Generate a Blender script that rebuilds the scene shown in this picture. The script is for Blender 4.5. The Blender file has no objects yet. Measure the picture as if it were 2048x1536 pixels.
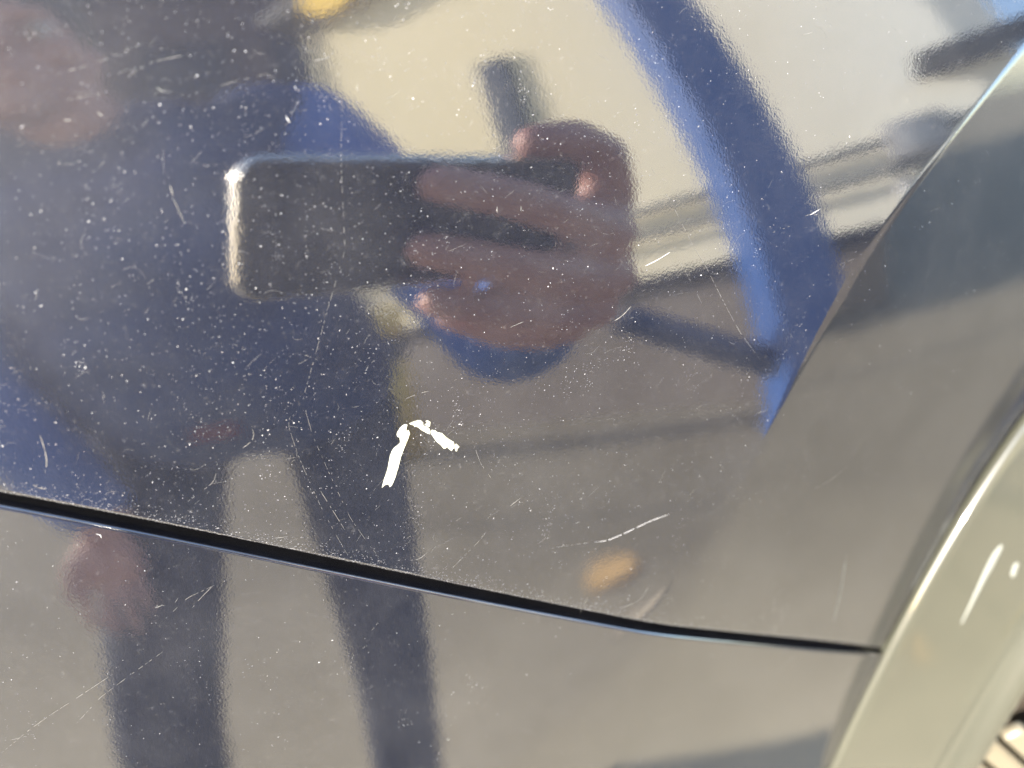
import bpy, bmesh, math, random
import numpy as np
from mathutils import Vector, Matrix
random.seed(7); rng = np.random.default_rng(11)
# outlines on the car body, metres in the panel's own (u, v) sheet
B = [0.019411, -0.014539, 0.019432, -0.003297, -0.002541, -0.003805]
CAM_YAW_PITCH = (15.8101, 36.6004)
HOOD_BOTTOM = [(-0.07457, -0.03443), (-0.06526, -0.03852), (-0.05554, -0.04295), (-0.04355, -0.04845), (-0.03083, -0.05471), (-0.01717, -0.06162), (-0.00244, -0.06977), (0.01136, -0.07683), (0.0255, -0.08435), (0.04503, -0.09471), (0.06741, -0.10688), (0.10061, -0.12463), (0.12168, -0.13626), (0.14268, -0.14812)]
LOWER_TOP = [(-0.07516, -0.03615), (-0.06588, -0.04048), (-0.05617, -0.04509), (-0.04412, -0.05061), (-0.0313, -0.05678), (-0.01762, -0.06404), (-0.00278, -0.07212), (0.01107, -0.07957), (0.02528, -0.08739), (0.04497, -0.09746), (0.06757, -0.10913), (0.10125, -0.12833), (0.12248, -0.13972), (0.14698, -0.15291)]
HOOD_RIGHT = [(0.14522, -0.14975), (0.14967, -0.13809), (0.15504, -0.12511), (0.16456, -0.10305), (0.17293, -0.09043), (0.18187, -0.07972), (0.19298, -0.06983)]
TRIM_LEFT = [(0.13625, -0.24704), (0.13656, -0.22178), (0.13766, -0.20156), (0.14144, -0.1773), (0.14753, -0.15191), (0.15751, -0.12685), (0.16766, -0.10511), (0.17508, -0.09318), (0.18353, -0.08156), (0.19484, -0.07132)]
CHIPS = [[(0.01184, -0.04286), (0.0115, -0.04273), (0.01107, -0.04284), (0.01055, -0.04319), (0.01013, -0.04369), (0.00991, -0.04398), (0.00971, -0.04446), (0.00974, -0.04486), (0.01012, -0.04514), (0.01026, -0.04549), (0.01011, -0.04619), (0.00965, -0.04656), (0.00887, -0.047), (0.00837, -0.04763), (0.00797, -0.04842), (0.00765, -0.0495), (0.00723, -0.0509), (0.00673, -0.05202), (0.00622, -0.05314), (0.00566, -0.05461), (0.0062, -0.05418), (0.00682, -0.05411), (0.00702, -0.05443), (0.0071, -0.05479), (0.0075, -0.05453), (0.00796, -0.0538), (0.00845, -0.0528), (0.00913, -0.05117), (0.00987, -0.04915), (0.01068, -0.04743), (0.01144, -0.04612), (0.01209, -0.04474), (0.01199, -0.04412), (0.01183, -0.04396), (0.01167, -0.04426), (0.0115, -0.0439), (0.01147, -0.04344), (0.01174, -0.04316)], [(0.01221, -0.04273), (0.01284, -0.04253), (0.01382, -0.04237), (0.01434, -0.04249), (0.01471, -0.04295), (0.0147, -0.0436), (0.01521, -0.04384), (0.0157, -0.04433), (0.01587, -0.04502), (0.01575, -0.04553), (0.0154, -0.04539), (0.01485, -0.04495), (0.01429, -0.04451), (0.01387, -0.04397), (0.01344, -0.04356), (0.01307, -0.04355), (0.01294, -0.0432), (0.01242, -0.04297)], [(0.0152, -0.04285), (0.01564, -0.04274), (0.01608, -0.04315), (0.01587, -0.04396), (0.01567, -0.04406), (0.01495, -0.04346), (0.01546, -0.04329)], [(0.016, -0.04491), (0.01626, -0.04477), (0.01679, -0.045), (0.01711, -0.0454), (0.01793, -0.04576), (0.01858, -0.04662), (0.01936, -0.04745), (0.01993, -0.04797), (0.02005, -0.04868), (0.01993, -0.04933), (0.01967, -0.04935), (0.01938, -0.04977), (0.01904, -0.04942), (0.01861, -0.04879), (0.01828, -0.04899), (0.01797, -0.049), (0.01744, -0.04814), (0.01668, -0.04718), (0.01628, -0.0463), (0.01598, -0.0457)], [(0.02011, -0.04869), (0.02045, -0.04848), (0.02094, -0.0492), (0.02053, -0.04952), (0.02043, -0.04998), (0.02017, -0.05), (0.02004, -0.04949)]]
SCRATCHES = [(1.0, 0.45, [(0.00912, 0.01531), (0.00704, 0.0032), (0.00557, -0.01032), (0.00117, -0.01987), (-0.00242, -0.02813), (-0.00549, -0.03493), (-0.0049, -0.0417), (-0.00316, -0.05007), (-0.00095, -0.05957), (0.00146, -0.06571), (0.00389, -0.07128)]), (1.0, 0.5, [(-0.00657, -0.03381), (-0.00866, -0.03906), (-0.0078, -0.04606), (-0.00585, -0.05576), (-0.00382, -0.0633), (-0.00226, -0.06855)]), (1.2, 0.3, [(0.06138, -0.00211), (0.06602, -0.01061), (0.06948, -0.01749), (0.07209, -0.02163), (0.07652, -0.03013), (0.08007, -0.03633), (0.08531, -0.04331)]), (0.8, 0.5, [(0.06527, -0.01789), (0.06884, -0.02408), (0.07321, -0.03266)]), (1.2, 0.35, [(0.03745, -0.07627), (0.04207, -0.07662), (0.04766, -0.07733)]), (2.4, 0.05, [(0.04766, -0.07733), (0.0505, -0.0777), (0.05453, -0.07686), (0.06036, -0.07534), (0.06484, -0.07472)]), (1.2, 0.35, [(-0.0214, -0.04379), (-0.02252, -0.04719), (-0.02538, -0.04888), (-0.02774, -0.05018)]), (3.2, 0.0, [(0.12031, -0.10505), (0.12097, -0.11412), (0.12114, -0.12113), (0.12102, -0.12773)]), (1.8, 0.2, [(-0.04697, -0.03377), (-0.04694, -0.03646), (-0.04716, -0.03869), (-0.04802, -0.04046)]), (1.6, 0.15, [(-0.01456, -0.03861), (-0.01447, -0.04034), (-0.01567, -0.04135), (-0.01686, -0.04189)]), (1.2, 0.2, [(-0.01683, -0.04305), (-0.01593, -0.04362), (-0.01492, -0.04363)]), (1.3, 0.35, [(-0.03142, 0.02001), (-0.02895, 0.02045), (-0.02681, 0.02085), (-0.02315, 0.02185), (-0.01917, 0.02326)]), (1.2, 0.4, [(-0.02201, 0.01895), (-0.01851, 0.0206), (-0.01559, 0.02104), (-0.01325, 0.0213)]), (1.2, 0.4, [(-0.03122, 0.01628), (-0.02877, 0.01651), (-0.02508, 0.01692)]), (1.0, 0.5, [(-0.00921, 0.01654), (-0.00614, 0.01719), (-0.00269, 0.01766)]), (1.6, 0.1, [(0.00524, 0.01917), (0.00712, 0.01933), (0.00833, 0.01962), (0.00876, 0.02034)]), (3, 0.0, [(-0.01823, 0.01702), (-0.0179, 0.01657), (-0.01723, 0.0163)]), (1.3, 0.3, [(-0.01723, 0.0163), (-0.01618, 0.01622)]), (2.6, 0.0, [(-0.00023, 0.01139), (-3e-05, 0.01077), (0.0002, 0.01029)]), (2.2, 0.0, [(-0.02708, 0.01438), (-0.02693, 0.0138), (-0.02641, 0.01361)]), (2.2, 0.0, [(-0.03198, 0.01345), (-0.03096, 0.01343)]), (2.2, 0.0, [(-0.0342, 0.00728), (-0.03374, 0.00781)]), (2.4, 0.0, [(-0.03808, 0.01293), (-0.03747, 0.01323)]), (2.2, 0.0, [(-0.01923, 0.0028), (-0.01913, 0.00112)]), (1.4, 0.2, [(-0.01925, 0.0009), (-0.01869, -0.00107), (-0.01834, -0.00303)]), (2.2, 0.0, [(0.03221, -0.00619), (0.0321, -0.0072)]), (2.2, 0.0, [(0.0365, -0.00659), (0.03641, -0.00752)]), (2.0, 0.0, [(0.01157, 0.01528), (0.01132, 0.01469), (0.01154, 0.01406)]), (2, 0.0, [(0.03443, 0.02295), (0.03427, 0.02235)]), (2.4, 0.05, [(0.05951, -0.02013), (0.06211, -0.01935), (0.06474, -0.0182)]), (2.2, 0.05, [(0.05282, -0.02966), (0.05458, -0.02896), (0.05639, -0.0273)]), (1.8, 0.1, [(0.03251, -0.02774), (0.03397, -0.02731), (0.03523, -0.02704)]), (1.6, 0.2, [(0.01204, -0.0379), (0.01438, -0.03726), (0.01641, -0.03714)]), (2.0, 0.05, [(0.02983, -0.06423), (0.03091, -0.06356), (0.03219, -0.06284)]), (1.8, 0.05, [(0.00895, -0.07164), (0.01048, -0.07215), (0.01167, -0.07128), (0.01253, -0.07068)]), (1.6, 0.1, [(0.04333, -0.07166), (0.04444, -0.07145)]), (1.6, 0.2, [(0.05335, -0.09626), (0.05603, -0.09624), (0.05883, -0.09513), (0.06037, -0.09214)]), (1.4, 0.3, [(0.04385, -0.09477), (0.04568, -0.09123), (0.04654, -0.08879)]), (1.6, 0.1, [(0.08466, -0.05512), (0.08775, -0.05472)]), (2.0, 0.0, [(0.0944, -0.01499), (0.0958, -0.01476)]), (1.4, 0.2, [(0.08699, -0.01729), (0.08892, -0.01704), (0.09097, -0.01652)]), (2.4, 0.0, [(0.09557, -0.01493), (0.09788, -0.01404)]), (1.6, 0.0, [(0.09412, 0.01802), (0.09634, 0.01835)]), (1.2, 0.5, [(0.00874, -0.06671), (0.01125, -0.06526), (0.01163, -0.06365)]), (1.1, 0.5, [(0.02355, -0.04836), (0.02459, -0.05336), (0.02673, -0.05765)]), (1.2, 0.4, [(0.01653, -0.07602), (0.02262, -0.071), (0.02487, -0.06861)]), (1.8, 0.05, [(-0.01496, -0.06074), (-0.01258, -0.06098)]), (1.2, 0.2, [(-0.00536, -0.0527), (-0.00382, -0.05728), (-0.00224, -0.06201)]), (1.5, 0.3, [(-0.05065, -0.0417), (-0.04981, -0.04281), (-0.04812, -0.04363)]), (1.6, 0.2, [(0.10416, -0.07971), (0.10939, -0.07853), (0.11528, -0.07612)]), (1.4, 0.3, [(0.09044, -0.11418), (0.09763, -0.11471), (0.09891, -0.11274)])]
SCRATCHES_LOWER = [(1.4, 0.35, [(-0.07165, -0.09617), (-0.06513, -0.09178), (-0.061, -0.0895), (-0.05444, -0.08625), (-0.04788, -0.08291)]), (1.2, 0.45, [(-0.0368, -0.07333), (-0.03203, -0.06967), (-0.02688, -0.06818)]), (1.4, 0.4, [(-0.03168, -0.07205), (-0.03, -0.07043), (-0.02734, -0.06829)]), (2.2, 0.0, [(-0.03788, -0.07052), (-0.03651, -0.0702)]), (1.6, 0.1, [(-0.03785, -0.07042), (-0.03703, -0.06984), (-0.03615, -0.07052)]), (1.8, 0.0, [(-0.03433, -0.07021), (-0.03362, -0.06937)]), (2.6, 0.0, [(-0.04345, -0.05327), (-0.04274, -0.05364), (-0.04281, -0.05423)]), (1.2, 0.5, [(-0.00609, -0.09493), (-0.00506, -0.09128), (-0.00181, -0.08966)]), (1.2, 0.5, [(-0.00091, -0.08671), (0.00143, -0.08422)]), (1.6, 0.2, [(0.10253, -0.13845), (0.10878, -0.13479)]), (1.8, 0.2, [(0.11806, -0.17079), (0.12589, -0.17064)]), (1.2, 0.4, [(-0.06906, -0.09336), (-0.06554, -0.09319)]), (1.3, 0.4, [(-0.05762, -0.09311), (-0.05181, -0.08791), (-0.04556, -0.0842), (-0.03839, -0.0802)])]

R_ = math.radians
scene = bpy.context.scene
COL = scene.collection

# ---------------------------------------------------------------- camera
CAM = np.array([0.0, 0.0, 1.12])
YAW, PITCH = [R_(a) for a in CAM_YAW_PITCH]
FWD = np.array([math.sin(YAW)*math.cos(PITCH), math.cos(YAW)*math.cos(PITCH), -math.sin(PITCH)])
RIGHT = np.array([math.cos(YAW), -math.sin(YAW), 0.0])
UPV = np.cross(RIGHT, FWD)
CR = np.stack([RIGHT, UPV, -FWD], 1)
cam_data = bpy.data.cameras.new('camera'); cam = bpy.data.objects.new('camera', cam_data); COL.objects.link(cam)
cam.matrix_world = Matrix([[*CR[0], CAM[0]], [*CR[1], CAM[1]], [*CR[2], CAM[2]], [0, 0, 0, 1]])
cam_data.sensor_width = 36; cam_data.lens = 27.72
cam_data.clip_start = 0.008; cam_data.clip_end = 2000
cam_data.dof.use_dof = True; cam_data.dof.focus_distance = 0.147; cam_data.dof.aperture_fstop = 8.0
scene.camera = cam

# ---------------------------------------------------------------- light
TO_SUN = Vector((-0.79, -0.42, 0.45)).normalized()
world = bpy.data.worlds.new('World'); scene.world = world; world.use_nodes = True
wn = world.node_tree.nodes; wl = world.node_tree.links; wn.clear()
sky = wn.new('ShaderNodeTexSky'); sky.sky_type = 'NISHITA'; sky.sun_disc = False
sky.sun_elevation = math.asin(TO_SUN.z); sky.sun_rotation = math.atan2(TO_SUN.x, TO_SUN.y)
sky.air_density = 1.0; sky.dust_density = 1.2
bg = wn.new('ShaderNodeBackground'); bg.inputs['Strength'].default_value = 0.14
out = wn.new('ShaderNodeOutputWorld'); wl.new(sky.outputs[0], bg.inputs[0]); wl.new(bg.outputs[0], out.inputs[0])
sl = bpy.data.lights.new('sun', 'SUN'); sl.energy = 3.7; sl.angle = R_(0.6); sl.color = (1.0, 0.93, 0.82)
sun = bpy.data.objects.new('sun', sl); COL.objects.link(sun)
sun.rotation_euler = (-TO_SUN).to_track_quat('-Z', 'Y').to_euler()
vs = scene.view_settings; vs.view_transform = 'Standard'; vs.look = 'None'; vs.gamma = 1; vs.use_curve_mapping = False
vs.exposure = 2.6

# ---------------------------------------------------------------- materials
def mat(name, color=(.5,.5,.5), rough=.5, metal=0.0, spec=.5, noise=None, coat=0, coat_ior=1.5, coat_rough=.03, bump=None):
    m = bpy.data.materials.new(name); m.use_nodes = True
    nt = m.node_tree; b = nt.nodes['Principled BSDF']
    b.inputs['Base Color'].default_value = (*color, 1); b.inputs['Roughness'].default_value = rough
    b.inputs['Metallic'].default_value = metal; b.inputs['Specular IOR Level'].default_value = spec
    b.inputs['Coat Weight'].default_value = coat; b.inputs['Coat IOR'].default_value = coat_ior; b.inputs['Coat Roughness'].default_value = coat_rough
    if noise or bump:
        tc = nt.nodes.new('ShaderNodeTexCoord')
    if noise:
        c2, scale, lo, hi = noise
        n = nt.nodes.new('ShaderNodeTexNoise'); n.inputs['Scale'].default_value = scale; n.inputs['Detail'].default_value = 6
        r = nt.nodes.new('ShaderNodeValToRGB'); r.color_ramp.elements[0].position = lo; r.color_ramp.elements[1].position = hi
        r.color_ramp.elements[0].color = (*color, 1); r.color_ramp.elements[1].color = (*c2, 1)
        nt.links.new(tc.outputs['Object'], n.inputs['Vector']); nt.links.new(n.outputs['Fac'], r.inputs[0]); nt.links.new(r.outputs[0], b.inputs['Base Color'])
    if bump:
        scale, dist, st = bump
        n = nt.nodes.new('ShaderNodeTexNoise'); n.inputs['Scale'].default_value = scale; n.inputs['Detail'].default_value = 3
        bp = nt.nodes.new('ShaderNodeBump'); bp.inputs['Distance'].default_value = dist; bp.inputs['Strength'].default_value = st
        nt.links.new(tc.outputs['Object'], n.inputs['Vector']); nt.links.new(n.outputs['Fac'], bp.inputs['Height'])
        nt.links.new(bp.outputs[0], b.inputs['Normal'])
        if coat: nt.links.new(bp.outputs[0], b.inputs['Coat Normal'])
    return m

def paint_material():
    """navy metallic lacquer: clear coat with orange peel, flakes and a thin uneven film of road dust"""
    m = bpy.data.materials.new('navy_lacquer'); m.use_nodes = True
    nt = m.node_tree; L = nt.links; b = nt.nodes['Principled BSDF']; N = nt.nodes.new
    tc = N('ShaderNodeTexCoord')
    def noise(scale, detail=4, rough=.5):
        n = N('ShaderNodeTexNoise'); n.inputs['Scale'].default_value = scale; n.inputs['Detail'].default_value = detail; n.inputs['Roughness'].default_value = rough
        L.new(tc.outputs['Object'], n.inputs['Vector']); return n
    def ramp(src, p0, c0, p1, c1):
        r = N('ShaderNodeValToRGB'); r.color_ramp.elements[0].position = p0; r.color_ramp.elements[1].position = p1
        r.color_ramp.elements[0].color = (*c0, 1); r.color_ramp.elements[1].color = (*c1, 1); L.new(src, r.inputs[0]); return r
    def mix(f, a, c):
        x = N('ShaderNodeMix'); x.data_type = 'RGBA'
        if hasattr(f, 'links'): L.new(f, x.inputs[0])
        else: x.inputs[0].default_value = f
        L.new(a, x.inputs[6]); L.new(c, x.inputs[7]); return x
    flakes = noise(2600, 2, .7)
    base = ramp(flakes.outputs['Fac'], .40, PAINT_LO, .72, PAINT_HI)
    film = noise(34, 8, .72); fine = noise(900, 3, .7)
    filmf = ramp(film.outputs['Fac'], .42, (0.0,)*3, .72, (FILM*1.5,)*3)
    grains = ramp(fine.outputs['Fac'], .60, (0,)*3, .78, (FILM*4.0,)*3)
    add = N('ShaderNodeMath'); add.operation = 'ADD'; L.new(filmf.outputs[0], add.inputs[0]); L.new(grains.outputs[0], add.inputs[1])
    rgb = N('ShaderNodeRGB'); rgb.outputs[0].default_value = (.42, .42, .43, 1)
    col = mix(add.outputs[0], base.outputs[0], rgb.outputs[0])
    L.new(col.outputs[2], b.inputs['Base Color'])
    b.inputs['Metallic'].default_value = 0.0; b.inputs['Roughness'].default_value = .55; b.inputs['Specular IOR Level'].default_value = .25
    b.inputs['Coat Weight'].default_value = 1; b.inputs['Coat IOR'].default_value = COAT_IOR
    cr = ramp(noise(140, 4).outputs['Fac'], .3, (.032,)*3, .8, (.065,)*3); L.new(cr.outputs[0], b.inputs['Coat Roughness'])
    peel = noise(420, 2); peel2 = noise(2200, 2)
    s = N('ShaderNodeMath'); s.operation = 'MULTIPLY_ADD'; s.inputs[1].default_value = .75
    L.new(peel2.outputs['Fac'], s.inputs[0]); L.new(peel.outputs['Fac'], s.inputs[2])
    bp = N('ShaderNodeBump'); bp.inputs['Strength'].default_value = 1; bp.inputs['Distance'].default_value = PEEL
    L.new(s.outputs[0], bp.inputs['Height']); L.new(bp.outputs[0], b.inputs['Coat Normal'])
    return m
PAINT_LO, PAINT_HI, FILM, COAT_IOR, PEEL = (.0030, .0040, .0085), (.0075, .0100, .0205), .021, 2.5, 6e-6
M = dict(
    haze=mat('faint_speck', (.15, .15, .16), .8),
    paint=paint_material(),
    chip=mat('bare_primer', (.40, .41, .34), .7, noise=((.24, .235, .165), 900, .48, .68)),
    scratch=mat('scratched_lacquer', (.18, .175, .165), .7),
    dust=mat('dust_speck', (.42, .42, .43), .8),
    seal=mat('black_rubber', (.012, .012, .012), .7),
    trim=mat('champagne_trim', (.055, .056, .043), .4, metal=.0, spec=.5, coat=1, coat_ior=1.7, coat_rough=.10, noise=((.045, .046, .036), 25, .3, .8), bump=(700, 5e-6, .6)),
    bar=mat('pale_grille_plastic', (.14, .125, .09), .4, coat=.5, coat_rough=.1),
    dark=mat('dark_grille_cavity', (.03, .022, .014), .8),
    smear=mat('white_smear', (.19, .20, .185), .6),
)

# ---------------------------------------------------------------- helpers
def link(name, me, material=None, parent=None, loc=None):
    o = bpy.data.objects.new(name, me); COL.objects.link(o)
    if material is not None and me is not None: me.materials.append(material)
    if loc is not None: o.location = loc
    if parent is not None: o.parent = parent
    return o
def tag(o, label=None, cat=None, group=None, kind=None):
    if label: o['label'] = label
    if cat: o['category'] = cat
    if group: o['group'] = group
    if kind: o['kind'] = kind
    return o
def mesh_from(name, verts, faces, smooth=True, normals=None):
    me = bpy.data.meshes.new(name); me.from_pydata([tuple(map(float, v)) for v in verts], [], faces); me.update()
    if smooth: me.polygons.foreach_set('use_smooth', [True]*len(me.polygons))
    if normals is not None: me.normals_split_custom_set_from_vertices([tuple(map(float, n)) for n in normals])
    return me
def bm_mesh(name, bm, smooth=False):
    me = bpy.data.meshes.new(name); bm.normal_update(); bm.to_mesh(me); bm.free()
    if smooth: me.polygons.foreach_set('use_smooth', [True]*len(me.polygons))
    return me
def box(bm, c, size, rz=0, bevel=0):
    r = bmesh.ops.create_cube(bm, size=1)
    bmesh.ops.scale(bm, vec=size, verts=r['verts'])
    if bevel: 
        es = list({e for v in r['verts'] for e in v.link_edges}); q = bmesh.ops.bevel(bm, geom=es, offset=bevel, segments=2, affect='EDGES', profile=.5); vv = list({v for f in q['faces'] for v in f.verts} | {v for v in r['verts'] if v.is_valid})
        vs_ = set(vv); stack = list(vv)
        while stack:
            v = stack.pop()
            for e in v.link_edges:
                w = e.other_vert(v)
                if w not in vs_: vs_.add(w); stack.append(w)
        vv = list(vs_)
    else: vv = r['verts']
    bmesh.ops.rotate(bm, verts=vv, cent=(0,0,0), matrix=Matrix.Rotation(rz, 3, 'Z'))
    bmesh.ops.translate(bm, verts=vv, vec=c)
def tube(bm, a, b, r0, r1=None, seg=16, cap=True):
    a = Vector(a); b = Vector(b); d = b-a
    q = bmesh.ops.create_cone(bm, cap_ends=cap, segments=seg, radius1=r0, radius2=r0 if r1 is None else r1, depth=d.length)
    bmesh.ops.rotate(bm, verts=q['verts'], cent=(0,0,0), matrix=d.to_track_quat('Z', 'Y').to_matrix())
    bmesh.ops.translate(bm, verts=q['verts'], vec=(a+b)/2)
def ball(bm, c, r, seg=14, scale=None):
    q = bmesh.ops.create_uvsphere(bm, u_segments=seg, v_segments=max(8, seg*2//3), radius=r)
    if scale: bmesh.ops.scale(bm, vec=scale, verts=q['verts'])
    bmesh.ops.translate(bm, verts=q['verts'], vec=c)
def c2w(p):
    return CAM + CR @ np.asarray(p, float)

# ---------------------------------------------------------------- body surface of the car
E0 = R_(22); D0 = .135
TT = np.array([0, math.cos(E0), -math.sin(E0)])
ORG = CAM + D0*TT
PN = -TT; PU = np.array([1., 0, 0]); PV = np.array([0, math.sin(E0), math.cos(E0)])
RH, KA, KV, KD, KU, KS = 1.5, .05, 1/.34, 1/1.6, 1/.7, .00022
BC = np.array(B)
def prof(v):
    a = np.abs(v); k2 = np.where(v < 0, KD, KU); q = np.maximum(a-KA, 0)
    return np.where(a < KA, KV*v*v/2, KV*KA*KA/2+KV*KA*q+k2*q*q/2)
def surf(u, v):
    A = -u*u/(2*RH)-prof(v); a = u/.1; b = v/.1
    Q = BC[0]+BC[1]*a+BC[2]*b+BC[3]*a*a+BC[4]*a*b+BC[5]*b*b
    # away from the grille corner the flank runs on parallel to the hood
    Q = np.where(u < -.05, Q+4*(u+.05)**2, Q); Q = np.where(v > .06, Q+6*(v-.06)**2*(u < .15), Q)
    ks = np.interp(v, [-.14, -.10, -.065], [.0024, .0012, KS])      # the crease softens towards the panel gap
    h = np.maximum(ks-np.abs(A-Q), 0)/ks
    return np.minimum(A, Q)-h*h*ks/4
def P3(u, v, off=0.0):
    u = np.asarray(u, float); v = np.asarray(v, float)
    p = ORG+u[..., None]*PU+v[..., None]*PV+surf(u, v)[..., None]*PN
    if np.any(off): p = p+np.asarray(off)[..., None]*N3(u, v) if np.ndim(off) else p+off*N3(u, v)
    return p
def N3(u, v):
    h = 2e-5; u = np.asarray(u, float); v = np.asarray(v, float)
    wu = (surf(u+h, v)-surf(u-h, v))/(2*h); wv = (surf(u, v+h)-surf(u, v-h))/(2*h)
    n = PN-wu[..., None]*PU-wv[..., None]*PV
    return n/np.linalg.norm(n, axis=-1, keepdims=True)
def curve(xs, ys, deg, soft=.15):
    xs = np.array(xs); ys = np.array(ys); c = np.polyfit(xs, ys, deg); dc = np.polyder(c); x0, x1 = xs.min(), xs.max()
    def f(x):
        x = np.asarray(x, float); xc = np.clip(x, x0, x1); y = np.polyval(c, xc); s = np.polyval(dc, xc); e = x-xc
        return y+s*np.sign(e)*soft*(1-np.exp(-np.abs(e)/soft))
    return f
hb = np.array(HOOD_BOTTOM); lt = np.array(LOWER_TOP); hr = np.array(HOOD_RIGHT); tl = np.array(TRIM_LEFT)
vb = curve(hb[:, 0], hb[:, 1]+.0009, 5); vt = curve(lt[:, 0], lt[:, 1]-.0009, 5)
ur = curve(hr[:, 1], hr[:, 0]-.0006, 3, .4); ut = curve(tl[:, 1], tl[:, 0], 4, .4)
def spaced(lo, hi, d0, d1, fine, grow=1.25):
    """coordinates lo..hi, step `fine` inside d0..d1 and growing outside"""
    xs = list(np.arange(d0, d1, fine)); s = fine; x = d0
    while x > lo: s = min(s*grow, .03); x -= s; xs.insert(0, x)
    s = fine; x = xs[-1]
    while x < hi: s = min(s*grow, .03); x += s; xs.append(x)
    return np.array(xs)
def panel_mesh(name, A_, B_, vbound, vfar, ubound, u0, hem, up):
    a = (A_-A_[0])/(A_[-1]-A_[0]); b = (B_-B_[0])/(B_[-1]-B_[0])
    a, b = np.meshgrid(a, b)
    u = u0+(.15-u0)*a; v = np.full_like(u, -.1)
    for _ in range(40):
        v = vbound(u)+(vfar-vbound(u))*b; u = u0+(ubound(v)-u0)*a
    pos = P3(u, v); nor = N3(u, v); nb, na = u.shape
    V = list(pos.reshape(-1, 3)); NN = list(nor.reshape(-1, 3)); F = []
    for j in range(nb-1):
        for i in range(na-1):
            q = [j*na+i, j*na+i+1, (j+1)*na+i+1, (j+1)*na+i]
            F.append(q if up else q[::-1])
    chain = list(range(na))+[j*na+na-1 for j in range(1, nb)]
    cp = pos.reshape(-1, 3)[chain]; cn = nor.reshape(-1, 3)[chain]
    t = np.gradient(cp, axis=0); o = np.cross(t, cn); o /= np.linalg.norm(o, axis=1, keepdims=True)
    if not up: o = -o
    for _ in range(3): o[1:-1] = (o[:-2]+o[1:-1]*2+o[2:])/4
    o /= np.linalg.norm(o, axis=1, keepdims=True)
    prev = chain; n = len(chain)
    for th, dep in [(15, 0), (30, 0), (45, 0), (60, 0), (75, 0), (90, 0), (90, .010)]:
        th = R_(th); p = cp+o*hem*math.sin(th)-cn*(hem*(1-math.cos(th))+dep); m = o*math.sin(th)+cn*math.cos(th)
        s = len(V); V += list(p); NN += list(m); cur = list(range(s, s+n))
        for i in range(n-1):
            q = [prev[i], cur[i], cur[i+1], prev[i+1]]
            F.append(q if up else q[::-1])
        prev = cur
    return mesh_from(name, V, F, True, NN), cp, cn, o

car = link('car', None, loc=(0.05, 0.14, 0.0)); bpy.context.view_layer.update()
tag(car, 'dark navy car front with scratched glossy paint and pale grille surround', 'car')
def cpart(name, me, material, parent=None):
    """part of the car: meshes are written in world coordinates, the car stands at its own base"""
    o = link(name, me, material, parent or car)
    if parent is None: o.matrix_parent_inverse = Matrix.Translation(-Vector(car.location))
    return o
UA = spaced(-.55, .205, -.085, .20, .0006); VB = spaced(0, .42, 0, .19, .0006)
me, h_cp, h_cn, h_o = panel_mesh('hood', UA, VB, vb, .30, ur, -.55, .0008, True)
hood = cpart('hood', me, M['paint'])
UA2 = spaced(-.55, .205, -.09, .20, .0016); VB2 = spaced(0, .36, 0, .20, .0016)
me, l_cp, l_cn, l_o = panel_mesh('bumper', UA2, VB2, vt, -.42, lambda v: ut(v)-.0008, -.55, .0007, False)
bumper = cpart('bumper', me, M['paint'])

# black rubber seal lying deep in the panel gaps
V = []; F = []
for i, (p, n, o) in enumerate(zip(h_cp, h_cn, h_o)):
    for s, d in ((-.010, .0085), (.012, .0085)): V.append(p+o*s-n*d)
    if i: F.append([2*i-2, 2*i-1, 2*i+1, 2*i])
cpart('gap_seal', mesh_from('gap_seal', V, F), M['seal'])

# ---------------------------------------------------------------- grille surround and grille bars
vpath = np.concatenate([np.arange(-.40, -.25, .01), np.arange(-.25, -.05, .0025), np.arange(-.05, .06, .01)])
path = P3(ut(vpath), vpath, .0004)
SV = np.array([.038, -.0135, -.0115]); SW = float(np.linalg.norm(SV)); SVH = SV/SW
tan = np.gradient(path, axis=0); tan /= np.linalg.norm(tan, axis=1, keepdims=True)
NV = np.cross(SVH, tan); NV /= np.linalg.norm(NV, axis=1, keepdims=True)
profile = [(0, -.012), (0, -.0010), (.0002, -.0003), (.0007, .0003), (.0014, .0006), (.0024, .0007), (.0040, .0005), (.008, .0002), (.014, .0000), (.020, .0000), (.026, .0002), (.030, .0006), (.0330, .0018),
           (.0355, .0036), (.0372, .0046), (.0386, .0049), (.0398, .0045), (.0407, .0030), (.0414, -.0012), (.0426, -.0018), (.0434, -.0026), (.0437, -.006), (.0437, -.020)]
V = []; F = []; k = len(profile)
for i in range(len(path)):
    for s, h in [(a*1.1, b) for a, b in profile]: V.append(path[i]+SVH*s+NV[i]*h)
    if i:
        for j in range(k-1): F.append([(i-1)*k+j, (i-1)*k+j+1, i*k+j+1, i*k+j])
surround = cpart('grille_surround', mesh_from('grille_surround', V, F), M['trim'])
def trim_point(i_f, s, h=.0):
    i = int(np.clip(i_f, 0, len(path)-2)); f = i_f-i
    hs = np.interp(s, [q[0]*1.1 for q in profile[2:]], [q[1] for q in profile[2:]])
    p = path[i]*(1-f)+path[i+1]*f; n = NV[i]
    return p+SVH*s+n*(hs+h)
vi = lambda v: float(np.interp(v, vpath, np.arange(len(vpath))))
def smear(pts, w):
    V = []; F = []
    for i, (v, s, k_) in enumerate(pts):
        V += [trim_point(vi(v), s-w*k_, .00012), trim_point(vi(v), s, .0004), trim_point(vi(v), s+w*k_, .00012)]
        if i:
            for j in range(2): F.append([3*i-3+j, 3*i-2+j, 3*i+1+j, 3*i+j])
    cpart('paint_smear', mesh_from('paint_smear', V, F), M['smear'], surround)
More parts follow.
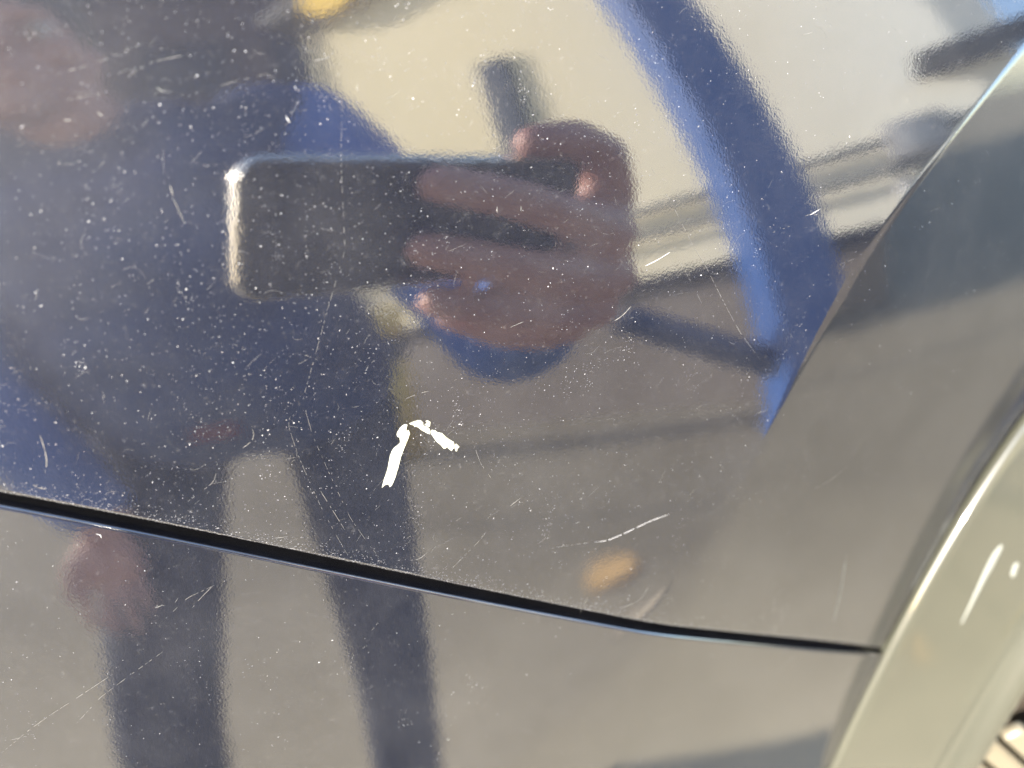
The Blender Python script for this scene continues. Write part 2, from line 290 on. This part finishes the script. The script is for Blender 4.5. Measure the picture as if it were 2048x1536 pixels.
smear([(-.1125, .0155, .3), (-.114, .0155, .8), (-.116, .0155, 1), (-.1195, .0158, 1), (-.122, .0160, .8), (-.127, .0165, .6), (-.132, .0170, .4), (-.137, .0172, .15)], .0010)
smear([(-.1160, .0230, .3), (-.1170, .0230, 1), (-.1182, .0233, .8), (-.1192, .0236, 1), (-.1202, .0240, .3)], .0008)

# pale grille bars behind the surround, dark slots between them
BAR_D = CR @ np.array([.72, -.60, -.42]); BAR_D /= np.linalg.norm(BAR_D)
pm = path[len(path)//2]; nm = NV[len(path)//2]
BAR_N = np.cross(BAR_D, tan[20]); BAR_N /= np.linalg.norm(BAR_N)
if BAR_N @ (CAM-pm) < 0: BAR_N = -BAR_N
BAR_W = np.cross(BAR_N, BAR_D)
bw, bl, bt = .0076, .16, .004
bm = bmesh.new(); box(bm, (0, 0, 0), (bl, bw, bt), bevel=.0012); bar_me = bm_mesh('grille_bar', bm, True); bar_me.materials.append(M['bar'])
S0 = c2w(np.array([(2011-1024)/1577, -(1487-768)/1577, -1])*.256)
PITCHB = .0095; BAR_C = S0+BAR_D*.08
rot = Matrix([[BAR_D[i], BAR_W[i], BAR_N[i]] for i in range(3)]).to_4x4()
for k_ in range(-5, 3):
    o = link('grille_bar', bar_me, None, car); o.matrix_parent_inverse = Matrix.Translation(-Vector(car.location))
    o.matrix_basis = Matrix.Translation(Vector(S0+BAR_D*(bl/2-.006)+BAR_W*PITCHB*(k_+.5))) @ rot

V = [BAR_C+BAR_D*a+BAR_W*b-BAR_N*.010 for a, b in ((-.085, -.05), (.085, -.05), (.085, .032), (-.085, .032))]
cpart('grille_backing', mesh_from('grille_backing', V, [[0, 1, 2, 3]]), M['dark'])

# ---------------------------------------------------------------- chips, scratches and dust on the paint
for c in CHIPS:
    a = np.array(c); top = P3(a[:, 0], a[:, 1], .00012); low = P3(a[:, 0], a[:, 1], -.0001); n = len(a)
    bm = bmesh.new(); tv = [bm.verts.new(p) for p in top]; lv = [bm.verts.new(p) for p in low]
    bm.faces.new(tv)
    for i in range(n): bm.faces.new([tv[i], lv[i], lv[(i+1) % n], tv[(i+1) % n]])
    bmesh.ops.triangulate(bm, faces=[f for f in bm.faces if len(f.verts) > 4]); bmesh.ops.recalc_face_normals(bm, faces=bm.faces)
    cpart('paint_chip', bm_mesh('paint_chip', bm), M['chip'], hood)
def ribbon(pts, width, gaps, off=.00005, V=None, F=None, taper=True):
    a = np.array(pts, float); seg = np.hypot(*np.diff(a, axis=0).T); d = np.concatenate([[0], np.cumsum(seg)])
    n = max(3, int(d[-1]/.0005)); t = np.linspace(0, d[-1], n)
    u = np.interp(t, d, a[:, 0]); v = np.interp(t, d, a[:, 1])
    if n > 6:
        for _ in range(4): u[1:-1] = (u[:-2]+2*u[1:-1]+u[2:])/4; v[1:-1] = (v[:-2]+2*v[1:-1]+v[2:])/4
    du = np.gradient(u); dv = np.gradient(v); L = np.hypot(du, dv)+1e-12
    w = width*(.55+.9*rng.random(n))/2
    if taper: w *= np.clip(np.minimum(np.arange(n), np.arange(n)[::-1])/max(1, n*.15)+.25, 0, 1)
    p0 = P3(u-dv/L*w, v+du/L*w, off); p1 = P3(u+dv/L*w, v-du/L*w, off)
    s = len(V)
    for i in range(n): V += [p0[i], p1[i]]
    for i in range(n-1):
        if rng.random() > gaps: F.append([s+2*i, s+2*i+1, s+2*i+3, s+2*i+2])
PX = .00010
for lst, par in ((SCRATCHES, hood), (SCRATCHES_LOWER, bumper)):
    for w, g, pts in lst:
        V = []; F = []; ribbon(pts, w*PX*(.17+.18*min(w, 2.4)), g, V=V, F=F)
        if F: cpart('scratch', mesh_from('scratch', V, F), M['scratch'] if w < 2.3 else M['dust'] if w < 3 else M['smear'], par)

def on_hood(u, v): return (v > vb(u)+.0002) & (u < ur(v)-.0003)
def on_bumper(u, v): return (v < vt(u)-.0002) & (u < ut(v)-.001)
def specks(u, v, r, asp, ang, V, F, high=.35, sides=6):
    c = P3(u, v); n = N3(u, v)
    t = np.cross(n, PU); t /= np.linalg.norm(t, axis=1, keepdims=True); s = np.cross(t, n)
    for i in range(len(u)):
        b0 = len(V); ca, sa = math.cos(ang[i]), math.sin(ang[i])
        V.append(c[i]+n[i]*r[i]*high)
        for k_ in range(sides):
            th = 2*math.pi*k_/sides; x = math.cos(th)*r[i]*asp[i]*rng.uniform(.75, 1.2); y = math.sin(th)*r[i]*rng.uniform(.75, 1.2)
            V.append(c[i]+s[i]*(x*ca-y*sa)+t[i]*(x*sa+y*ca)+n[i]*2e-6)
        for k_ in range(sides): F.append([b0, b0+1+k_, b0+1+(k_+1) % sides])
def scatter(n, keep, wide=1.0):
    u = rng.uniform(-.10, .20, n*3); v = rng.uniform(-.24, .06, n*3)
    p = np.interp(u, [-.1, .0, .05, .12, .2], [1.0, .9, .55, .18, .10])*np.interp(v, [-.2, -.08, -.05, .03, .05], [.35, .6, .9, 1, 1])
    ok = keep(u, v) & (rng.random(n*3) < p); return u[ok][:n], v[ok][:n]
def make_dust(name, keep, n_small, n_mid, n_fib, n_clu, label):
    V = []; F = []
    u, v = scatter(n_mid, keep); n = len(u)
    specks(u, v, rng.gamma(1.5, .000017, n)+.00004, rng.uniform(1, 1.5, n), rng.uniform(0, 6.3, n), V, F)
    u, v = scatter(n_fib, keep); n = len(u)
    specks(u, v, rng.uniform(.00003, .00005, n), rng.uniform(2.5, 6, n), rng.normal(.35, .8, n), V, F, .5)
    nbright = len(F)
    u, v = scatter(n_small, keep); n = len(u)
    specks(u, v, rng.gamma(2.0, .000011, n)+.000025, rng.uniform(1, 1.7, n), rng.uniform(0, 6.3, n), V, F)
    cu, cv = scatter(n_clu, keep)
    for a, b in zip(cu, cv):
        k_ = rng.integers(6, 26); tilt = rng.normal(.1, .3); L_ = rng.uniform(.0015, .005)
        s = rng.normal(0, L_, k_); x = rng.normal(0, .0007, k_); uu = a+x+s*tilt; vv = b+s
        ok = keep(uu, vv); uu, vv = uu[ok], vv[ok]; m_ = len(uu)
        if m_: specks(uu, vv, rng.gamma(2.0, .000010, m_)+.000025, rng.uniform(1, 2.6, m_), rng.normal(.4, .5, m_), V, F)
    # dirt worn into the rolled edge along the gap
    me_ = mesh_from(name, V, F); o = link(name, me_, M['dust']); me_.materials.append(M['haze'])
    me_.polygons.foreach_set('material_index', [0 if i*6 < nbright else m_i for i, m_i in enumerate((rng.random(len(F)//6+1) < .86).astype(int)) for _ in range(6)][:len(F)])
    tag(o, label, 'dust', kind='stuff'); return o
make_dust('dust', on_hood, 12000, 650, 120, 260, 'white dust specks scattered over the navy hood above the panel gap')
make_dust('dust', on_bumper, 4000, 260, 60, 60, 'sparse white dust specks on the navy panel below the gap')
# hair-fine wash swirls, uncountable
V = []; F = []
u, v = scatter(900, on_hood)
for a, b in zip(u, v):
    L_ = rng.uniform(.0008, .004); an = rng.normal(.4, .5); cu = rng.normal(0, .12)
    t = np.linspace(-1, 1, 7)*L_/2; x = a+t*math.cos(an)-cu*(t*t)/L_*math.sin(an)*4; y = b+t*math.sin(an)+cu*(t*t)/L_*math.cos(an)*4
    if on_hood(x, y).all(): ribbon(list(zip(x, y)), .000022, .35, .00003, V, F)
o = link('fine_scratches', mesh_from('fine_scratches', V, F), M['scratch']); tag(o, 'hair-fine wash swirls all over the navy hood', 'scratches', kind='stuff')
# grime along the worn hem of the hood
V = []; F = []; nh = len(UA)
for i in range(0, nh-1):
    if not -.10 < (h_cp[i][0]) < .15: continue
    for _ in range(9):
        th = R_(rng.uniform(0, 60)); f = rng.random(); p = h_cp[i]*(1-f)+h_cp[i+1]*f; n = h_cn[i]; ot = h_o[i]
        if rng.random() < .35: c = p-ot*abs(rng.normal(0, .0012))+n*1e-6; m_ = n
        else: c = p+ot*.0008*math.sin(th)-n*.0008*(1-math.cos(th)); m_ = ot*math.sin(th)+n*math.cos(th)
        t = np.cross(m_, PU); t /= np.linalg.norm(t); s = np.cross(t, m_); r = rng.gamma(2, .000011)+.000018; b0 = len(V)
        V.append(c+m_*r*.4)
        for k_ in range(5): an = 2*math.pi*k_/5; V.append(c+s*math.cos(an)*r*2.2+t*math.sin(an)*r)
        for k_ in range(5): F.append([b0, b0+1+k_, b0+1+(k_+1) % 5])
o = link('edge_grime', mesh_from('edge_grime', V, F), M['haze']); tag(o, 'pale grime worn into the hood edge along the gap', 'grime', kind='stuff')
# ---------------------------------------------------------------- surroundings that the paint mirrors
def at(az, dist, z=0.0):
    a = R_(az); return Vector((math.sin(a)*dist, -math.cos(a)*dist, z))
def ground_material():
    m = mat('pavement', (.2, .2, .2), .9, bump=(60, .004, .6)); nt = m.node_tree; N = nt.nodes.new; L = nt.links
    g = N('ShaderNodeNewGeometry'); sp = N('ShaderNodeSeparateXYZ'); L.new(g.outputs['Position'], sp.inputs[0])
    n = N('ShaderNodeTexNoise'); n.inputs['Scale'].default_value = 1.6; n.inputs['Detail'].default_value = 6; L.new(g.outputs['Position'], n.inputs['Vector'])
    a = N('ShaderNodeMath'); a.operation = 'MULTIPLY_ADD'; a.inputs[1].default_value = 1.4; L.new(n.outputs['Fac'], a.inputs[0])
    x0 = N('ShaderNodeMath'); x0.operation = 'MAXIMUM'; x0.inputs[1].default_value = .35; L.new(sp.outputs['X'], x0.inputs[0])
    yx = N('ShaderNodeMath'); yx.operation = 'MULTIPLY_ADD'; yx.inputs[1].default_value = -1.3; L.new(x0.outputs[0], yx.inputs[0]); L.new(sp.outputs['Y'], yx.inputs[2]); L.new(yx.outputs[0], a.inputs[2])  # colour darkens rightwards to offset the lacquer's strong grazing reflection
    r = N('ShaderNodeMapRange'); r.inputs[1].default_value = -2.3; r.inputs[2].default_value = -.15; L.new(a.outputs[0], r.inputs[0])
    c = N('ShaderNodeValToRGB'); c.color_ramp.elements[0].color = (.150, .129, .088, 1); c.color_ramp.elements[1].color = (.325, .282, .198, 1)  # far tone also carries the shaded look of distant ground in its colour
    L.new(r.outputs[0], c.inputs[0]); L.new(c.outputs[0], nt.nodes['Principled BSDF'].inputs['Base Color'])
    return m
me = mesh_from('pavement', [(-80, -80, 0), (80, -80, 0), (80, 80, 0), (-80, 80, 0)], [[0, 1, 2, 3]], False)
tag(link('pavement', me, ground_material()), 'pavement, pale concrete by the car, browner asphalt with painted-in darkening beyond and rightwards', kind='structure')

WAZ, WD = 48, 4.0
wt = Vector((math.cos(R_(WAZ)), math.sin(R_(WAZ)), 0)); wc = at(WAZ, WD); wn_ = -at(WAZ, 1.0); wrz = math.atan2(wt.y, wt.x)
def wp(s, z, out=0.0):
    p = wc+wt*s+wn_*out; return Vector((p.x, p.y, z))
house = link('house', None, loc=wp(-1.55, 0)); tag(house, 'beige rendered house wall with brown dado and grey pipes', 'house')
def hpart(name, bm, m, smooth=False, parent=None):
    o = link(name, bm_mesh(name, bm, smooth), m, parent or house); o.matrix_parent_inverse = Matrix.Translation(-house.location)
    return o
def render_material():
    m = mat('house_render', (.7, .6, .4), .9); nt = m.node_tree; N = nt.nodes.new; L = nt.links
    g = N('ShaderNodeNewGeometry'); n = N('ShaderNodeTexNoise'); n.inputs['Scale'].default_value = .7; n.inputs['Detail'].default_value = 5; L.new(g.outputs['Position'], n.inputs['Vector'])
    sp = N('ShaderNodeSeparateXYZ'); L.new(g.outputs['Position'], sp.inputs[0])
    a = N('ShaderNodeMath'); a.operation = 'MULTIPLY_ADD'; a.inputs[1].default_value = .9; L.new(n.outputs['Fac'], a.inputs[0]); L.new(sp.outputs['X'], a.inputs[2])
    c = N('ShaderNodeValToRGB'); r = N('ShaderNodeMapRange'); r.inputs[1].default_value = 1.9; r.inputs[2].default_value = 3.9; L.new(a.outputs[0], r.inputs[0])
    c.color_ramp.elements[0].color = (.76, .66, .43, 1); c.color_ramp.elements[1].color = (.76, .74, .66, 1)
    L.new(r.outputs[0], c.inputs[0]); L.new(c.outputs[0], nt.nodes['Principled BSDF'].inputs['Base Color']); return m
render_m = render_material()
bm = bmesh.new(); box(bm, wp(-1.42, 2.93, -.15), (5.16, .3, 5.86), wrz); hpart('wall', bm, render_m)
bm = bmesh.new(); box(bm, wp(-1.42, .62, .02), (5.16, .05, 1.24), wrz); hpart('dado', bm, mat('brown_dado', (.17, .14, .11), .8))
for z, r, c in ((1.30, .06, (.03, .028, .03)), (1.74, .025, (.2, .2, .2)), (1.98, .035, (.22, .22, .22))):
    bm = bmesh.new(); tube(bm, wp(-3.95, z, .09), wp(.85, z, .09), r); hpart('pipe', bm, mat('pipe_paint', c, .5), True)
bm = bmesh.new(); box(bm, wp(-2.04, 2.75, .04), (.27, .08, 2.7), wrz, .02); hpart('drainpipe', bm, mat('navy_drainpipe', (.02, .03, .05), .5))
bm = bmesh.new(); box(bm, wp(-1.42, 5.94, .1), (5.4, .7, .16), wrz); hpart('eave', bm, mat('grey_eave', (.2, .19, .18), .8))
yel = mat('yellow_sign_paint', (.95, .62, .07), .5)
ps = at(4.6, 2.6); sg = link('round_sign', None, loc=ps); tag(sg, 'round yellow sign on a thin grey pole', 'sign')
bm = bmesh.new(); tube(bm, (.10, .114, 3.62), (.086, .128, 3.62), .20, seg=32); link('disc', bm_mesh('disc', bm), yel, sg)
bm = bmesh.new(); tube(bm, (0, 0, 0), (0, 0, 3.7), .012); tube(bm, (0, 0, 3.62), (.10, .114, 3.62), .012); link('pole', bm_mesh('pole', bm, True), mat('sign_pole_grey', (.08, .08, .08), .6), sg)
# tall brown block of flats far behind, its near side in shade
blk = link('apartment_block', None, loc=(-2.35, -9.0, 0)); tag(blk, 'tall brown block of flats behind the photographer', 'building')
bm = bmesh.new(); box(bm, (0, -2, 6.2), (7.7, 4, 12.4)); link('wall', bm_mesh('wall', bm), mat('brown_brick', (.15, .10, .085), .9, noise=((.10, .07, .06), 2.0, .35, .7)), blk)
fm = mat('window_frame_brown', (.09, .07, .06), .6); gm = mat('dark_pane', (.05, .04, .04), .5)
for r_ in range(4):
    for c_ in range(4):
        x, z = -2.9+c_*1.93, 2.2+r_*2.8
        bm = bmesh.new()
        for cx, cz, sx, sz in ((-.62, 0, .09, 1.5), (.62, 0, .09, 1.5), (0, .71, 1.15, .09), (0, -.71, 1.15, .09)): box(bm, (x+cx, .05, z+cz), (sx, .1, sz))
        f = link('window', bm_mesh('window', bm), fm, blk)
        bm = bmesh.new(); box(bm, (x, .02, z), (1.15, .03, 1.33)); link('pane', bm_mesh('pane', bm), gm, f)

# meter with round dial and its little dark canopy, near the corner of the house
bm = bmesh.new(); box(bm, wp(.45, 1.95, .08), (.34, .16, .30), wrz, .02); mt = hpart('meter_box', bm, mat('meter_grey', (.30, .30, .31), .6, metal=.0))
bm = bmesh.new(); tube(bm, wp(.45, 1.95, .15), wp(.45, 1.95, .19), .10, seg=24); hpart('meter_dial', bm, mat('dial_white', (.42, .42, .42), .5), False, mt).matrix_parent_inverse = Matrix.Identity(4)
bm = bmesh.new(); tube(bm, wp(.3, 1.80, .06), wp(.3, 1.2, .06), .03); hpart('meter_pipe', bm, mat('galvanised', (.35, .35, .36), .4, metal=.7), True)
bm = bmesh.new(); box(bm, wp(.95, 2.42, .22), (.75, .5, .05), wrz, .03); hpart('canopy', bm, mat('dark_canopy', (.03, .03, .04), .5))

blue = mat('blue_post_paint', (.024, .078, .26), .45)
pb = at(40.8, 3.3); post = link('blue_post', None, loc=pb); tag(post, 'square blue steel post standing behind the photographer', 'post')
lean = Vector((math.cos(R_(38.6)), math.sin(R_(38.6)), 0))
def leaning(bm):
    for v in bm.verts: v.co += lean*(1.9-v.co.z)*.085
bm = bmesh.new(); box(bm, (0, 0, 2.5), (.37, .37, 5.0), R_(16), .012); leaning(bm); link('shaft', bm_mesh('shaft', bm), blue, post)
bm = bmesh.new(); box(bm, (0, 0, .03), (.42, .42, .06), R_(16), .01); leaning(bm); link('base_plate', bm_mesh('base_plate', bm), blue, post)
bm = bmesh.new(); q = at(27, 3.0, 1.02)-pb; tube(bm, (q.x, q.y, q.z), lean*.16+Vector((0, 0, .3)), .10, seg=4); link('brace', bm_mesh('brace', bm), mat('dull_blue_brace', (.02, .035, .08), .6), post)

bol = link('bollard', None, loc=at(5.3, 3.9)); tag(bol, 'yellow bollard with dark band behind the photographer', 'bollard')
ochre = mat('ochre_paint', (.62, .42, .10), .6)
bm = bmesh.new(); tube(bm, (0, 0, 0), (0, 0, .98), .11); tube(bm, (0, 0, 1.2), (0, 0, 1.45), .11); link('shaft', bm_mesh('shaft', bm, True), ochre, bol)
bm = bmesh.new(); tube(bm, (0, 0, .98), (0, 0, 1.2), .112); link('band', bm_mesh('band', bm, True), mat('black_band', (.03, .03, .03), .6), bol)

def leaf(loc, size, rz, colr, label):
    V = []; F = []
    for i in range(9):
        t = i/8; w = math.sin(math.pi*t**.8)*.38
        for s_ in (-1, 0, 1): V.append((s_*w*size, (t-.5)*size*1.4, .004+abs(s_)*.006+.008*math.sin(3*t)))
        if i:
            for k_ in range(2): F.append([(i-1)*3+k_, (i-1)*3+k_+1, i*3+k_+1, i*3+k_])
    o = link('fallen_leaf', mesh_from('fallen_leaf', V, F), mat('dry_leaf', colr, .7), loc=loc); o.rotation_euler = (0, 0, rz)
    tag(o, label, 'leaf', 'fallen leaves on the pavement')
leaf(at(24.8, 1.85), .21, .9, (.50, .32, .13), 'big orange dry leaf lying on the pavement')
leaf(at(30.0, 1.5), .20, 1.4, (.42, .35, .25), 'pale tan dry leaf nearer the car')

# ---------------------------------------------------------------- phone whose lens took the picture
phone = link('phone', None, loc=tuple(c2w((.053, -.021, .008)))); phone.rotation_euler = cam.matrix_world.to_euler()
tag(phone, 'black phone with bright metal rim held sideways in a hand', 'phone')
PW, PH, PR, PT = .150, .0705, .012, .0085     # width, height, corner radius, thickness
def rrect(w, h, r, n=8):
    p = []
    for cx, cy, a0 in ((w/2-r, h/2-r, 0), (-w/2+r, h/2-r, 90), (-w/2+r, -h/2+r, 180), (w/2-r, -h/2+r, 270)):
        for i in range(n+1): a = R_(a0+90*i/n); p.append((cx+r*math.cos(a), cy+r*math.sin(a)))
    return p
def slab(w, h, r, z0, z1):
    p = rrect(w, h, r); n = len(p); V = [(x, y, z0) for x, y in p]+[(x, y, z1) for x, y in p]
    F = [list(range(n))[::-1], list(range(n, 2*n))]+[[i, (i+1) % n, n+(i+1) % n, n+i] for i in range(n)]
    return V, F
V, F = slab(PW-.004, PH-.004, PR-.002, -.0040, .0040)
link('back_glass', mesh_from('back_glass', V, F, False), mat('phone_glass', (.012, .012, .013), .25), phone)
V = []; F = []; ring = rrect(PW, PH, PR); n = len(ring); kk = 9
inner = rrect(PW-.0045, PH-.0045, PR-.00225)
for i in range(n):
    ox, oy = ring[i]; ix, iy = inner[i]
    for j in range(kk):
        a = math.pi*j/(kk-1); f = math.sin(a); V.append((ix+(ox-ix)*f, iy+(oy-iy)*f, -math.cos(a)*.0043))
    for j in range(kk-1): F.append([i*kk+j, ((i+1) % n)*kk+j, ((i+1) % n)*kk+j+1, i*kk+j+1])
link('frame', mesh_from('frame', V, F), mat('phone_rim', (.85, .82, .74), .22, metal=1), phone)
bm = bmesh.new()
for (x, y) in ((0, 0), (0, -.019)):
    px_, py_ = x-.053, y+.021; tube(bm, (px_, py_, -.0040), (px_, py_, -.0055), .0072, seg=24)
link('lens_ring', bm_mesh('lens_ring', bm), mat('lens_black', (.02, .02, .02), .3), phone)

# ---------------------------------------------------------------- the photographer
BASE = Vector((-.10, -.66, 0))
skin = mat('skin', (.47, .25, .20), .5, noise=((.39, .20, .16), 40, .35, .7))
def chain(bm, pts):
    for i, (p, r) in enumerate(pts):
        p = Vector(p)-BASE; ball(bm, p, r)
        if i:
            a, ra = Vector(pts[i-1][0])-BASE, pts[i-1][1]
            if (p-a).length > 1e-4: tube(bm, a, p, ra, r, 14, False)
def grown(name, bm, m, parent, voxel, smooth=8):
    o = link(name, bm_mesh(name, bm, True), m, parent)
    q = o.modifiers.new('union', 'REMESH'); q.mode = 'VOXEL'; q.voxel_size = voxel; q.use_smooth_shade = True
    s_ = o.modifiers.new('soften', 'SMOOTH'); s_.factor = .5; s_.iterations = smooth
    return o
def cw(x, y, z): return tuple(c2w((x, y, z)))
pel, chest, nb = (-.10, -.66, 1.0), (-.17, -.60, 1.33), (-.21, -.555, 1.44)
rs, re = (.015, -.575, 1.475), (.18, -.41, 1.035); rw = cw(.178, -.088, .070)
ls, le, lw = (-.375, -.585, 1.43), (-.385, -.565, 1.12), (-.262, -.525, .850)
rh, rk, ra = (.0, -.66, .95), (.018, -.63, .50), (.012, -.69, .09)
lh, lk, la = (-.215, -.66, .95), (-.285, -.63, .50), (-.31, -.69, .09)
hc = Vector((-.275, -.44, 1.56))
bm = bmesh.new()
chain(bm, [(pel, .10), ((-.13, -.63, 1.13), .125), (chest, .13), (nb, .06), ((-.245, -.49, 1.50), .055), (tuple(hc), .07)])
chain(bm, [(rs, .06), (chest, .11), (ls, .06)])
chain(bm, [(rs, .055), (re, .042), (rw, .028)]); chain(bm, [(ls, .055), (le, .042), (lw, .028)])
chain(bm, [(rh, .065), (rk, .05), (ra, .04), ((.017, -.58, .04), .04)]); chain(bm, [(lh, .065), (lk, .05), (la, .04), ((-.29, -.58, .04), .04)])
# head: skull, jaw, nose, brow, lips, ears; looks down at the phone
HR = Matrix.Rotation(R_(-12), 3, 'X') @ Matrix.Rotation(R_(-14), 3, 'Z')
def hd(x, y, z): return tuple(hc+HR @ Vector((x, y, z))-BASE)
def hball(p, r, sc): ball(bm, hd(*p), r, 20, sc)
hball((0, -.012, .02), .092, (.84, 1.03, 1.05)); hball((0, .015, -.045), .07, (.86, .95, 1.0)); hball((0, .048, -.092), .028, (1.1, .9, .8))
hball((0, .082, .022), .03, (1.6, .5, .5)); hball((0, .098, -.022), .016, (.95, 1.1, .9)); hball((0, .088, 0), .012, (.8, 1, 2.0))
hball((0, .074, -.060), .014, (1.6, .8, .6)); hball((-.046, .052, -.02), .026, (1, .9, .9)); hball((.046, .052, -.02), .026, (1, .9, .9))
hball((-.080, -.01, -.01), .026, (.4, .7, 1.1)); hball((.080, -.01, -.01), .026, (.4, .7, 1.1))
# right hand around the far end of the phone: four fingers over its back, thumb over its top edge
def fing(pts, r0, r1):
    n_ = len(pts); chain(bm, [(cw(*p), r0+(r1-r0)*i/(n_-1)) for i, p in enumerate(pts)])
fing([(.050, .0031, -.0072), (.081, -.0039, -.011), (.114, -.016, -.0095), (.152, -.0328, -.001), (.170, -.06, .035)], .0098, .0140)
fing([(.049, -.0302, -.0072), (.085, -.0397, -.0115), (.124, -.0533, -.010), (.163, -.064, -.001), (.174, -.072, .035)], .0100, .0145)
fing([(.0585, -.0610, -.0070), (.092, -.0715, -.011), (.128, -.0840, -.009), (.160, -.090, .0), (.176, -.086, .04)], .0098, .0140)
fing([(.075, -.083, .008), (.105, -.099, .002), (.135, -.108, .004), (.160, -.110, .012), (.176, -.095, .05)], .0075, .0120)
fing([(.0985, .0215, .006), (.120, .0225, .008), (.143, .012, .012), (.160, -.015, .020), (.172, -.05, .04)], .0100, .0165)
for x_, z_ in ((.134, .012), (.146, .010), (.156, .010)):
    fing([(x_, -.022, z_), (x_, -.055, z_), (x_, -.085, z_), (x_, -.100, z_+.004)], .0095, .0105)
chain(bm, [(cw(.158, -.045, .012), .017), (cw(.160, -.09, .014), .017), (cw(.172, -.085, .045), .022), (rw, .028)])
chain(bm, [(cw(.160, -.062, .014), .018), (cw(.172, -.07, .045), .022), (rw, .028)])
# left hand hanging in front of the thigh
L0 = Vector(lw)
def lf(pts, r0, r1):
    n_ = len(pts); chain(bm, [(tuple(L0+Vector(p)*.68), (r0+(r1-r0)*i/(n_-1))*.66) for i, p in enumerate(pts)])
lf([(0, 0, 0), (-.004, .008, -.05), (-.008, .012, -.085)], .027, .026); lf([(0, 0, 0), (.024, .008, -.05), (.030, .012, -.085)], .024, .022); lf([(0, 0, 0), (-.022, .008, -.05), (-.030, .012, -.085)], .024, .020)
lf([(-.034, .012, -.085), (-.045, .024, -.12), (-.042, .034, -.150), (-.034, .036, -.170)], .0105, .0078)
lf([(-.012, .014, -.09), (-.014, .030, -.13), (-.010, .038, -.165), (-.004, .036, -.185)], .0105, .0078)
lf([(.012, .014, -.09), (.016, .032, -.13), (.022, .040, -.165), (.026, .036, -.190)], .0105, .0078)
lf([(.034, .012, -.085), (.042, .024, -.115), (.046, .032, -.140), (.050, .032, -.160)], .0100, .0070)
lf([(-.024, .006, -.035), (-.052, .018, -.065), (-.060, .028, -.095), (-.058, .034, -.118)], .0140, .0088)
person = grown('person', bm, skin, None, .0042, 5); person.location = BASE
tag(person, 'person in blue jacket and dark trousers holding a phone sideways', 'person')
def wear(name, m, chains, voxel=.008):
    global bm
    bm = bmesh.new()
    for c in chains: chain(bm, c)
    return grown(name, bm, m, person, voxel, 6)
jk = mat('blue_jacket', (.040, .115, .38), .8, noise=((.030, .085, .28), 9, .35, .7))
fw = Vector(rw)+(Vector(re)-Vector(rw))*.22; lcu = Vector(lw)+(Vector(le)-Vector(lw))*.10
vm = mat('navy_vest', (.012, .026, .085), .85, noise=((.024, .052, .170), 9, .35, .7))
wear('vest', vm, [[((-.06, -.645, 1.03), .145), ((-.09, -.62, 1.13), .145), ((-.13, -.60, 1.33), .150), ((-.16, -.58, 1.44), .10), (tuple(Vector(nb)), .075)],
     [((-.16, -.645, 1.03), .145), ((-.19, -.62, 1.13), .15), ((-.22, -.60, 1.33), .150), ((-.22, -.58, 1.44), .10), (tuple(Vector(nb)), .075)],
     [((-.025, -.572, 1.462), .090), (chest, .13), ((-.33, -.575, 1.43), .090)]])
wear('jacket', jk, [[(rs, .074), (re, .064), (tuple(fw), .046)], [(ls, .074), (le, .064), (tuple(lcu), .044)]])
jn = mat('dark_trousers', (.016, .020, .034), .9, noise=((.028, .034, .052), 14, .35, .7))
wear('trousers', jn, [[((.0, -.66, .95), .080), (rk, .054), ((ra[0], ra[1], .12), .052)], [((-.215, -.66, .95), .085), (lk, .070), ((la[0], la[1], .12), .060)], [((-.02, -.66, 1.0), .10), ((-.19, -.66, 1.0), .10)]])
for x in (.017, -.315):
    wear('shoe', mat('black_shoe', (.02, .02, .02), .5), [[((x, -.70, .045), .045), ((x, -.62, .045), .05), ((x, -.55, .04), .04)]], .006)
bm = bmesh.new(); ball(bm, hd(0, -.022, .042), .098, 24, (.86, 1.02, 1.0)); ball(bm, hd(0, -.06, .0), .075, 20, (.95, .8, 1.0))
grown('hair', bm, mat('dark_hair', (.025, .018, .014), .6, bump=(160, .004, 1)), person, .005, 3)
for s_ in (-1, 1):
    bm = bmesh.new(); ball(bm, hd(s_*.033, .076, .004), .0125, 16); e = link('eye', bm_mesh('eye', bm, True), mat('eye_white', (.75, .73, .70), .2), person)
    bm = bmesh.new(); ball(bm, hd(s_*.033, .085, .002), .0062, 12); link('iris', bm_mesh('iris', bm, True), mat('brown_iris', (.05, .03, .02), .2), person)
bm = bmesh.new(); box(bm, Vector((-.125, -.492, .965))-BASE, (.045, .01, .022), 0, .003); link('red_tag', bm_mesh('red_tag', bm), mat('red_tag_fabric', (.13, .014, .02), .8), person)
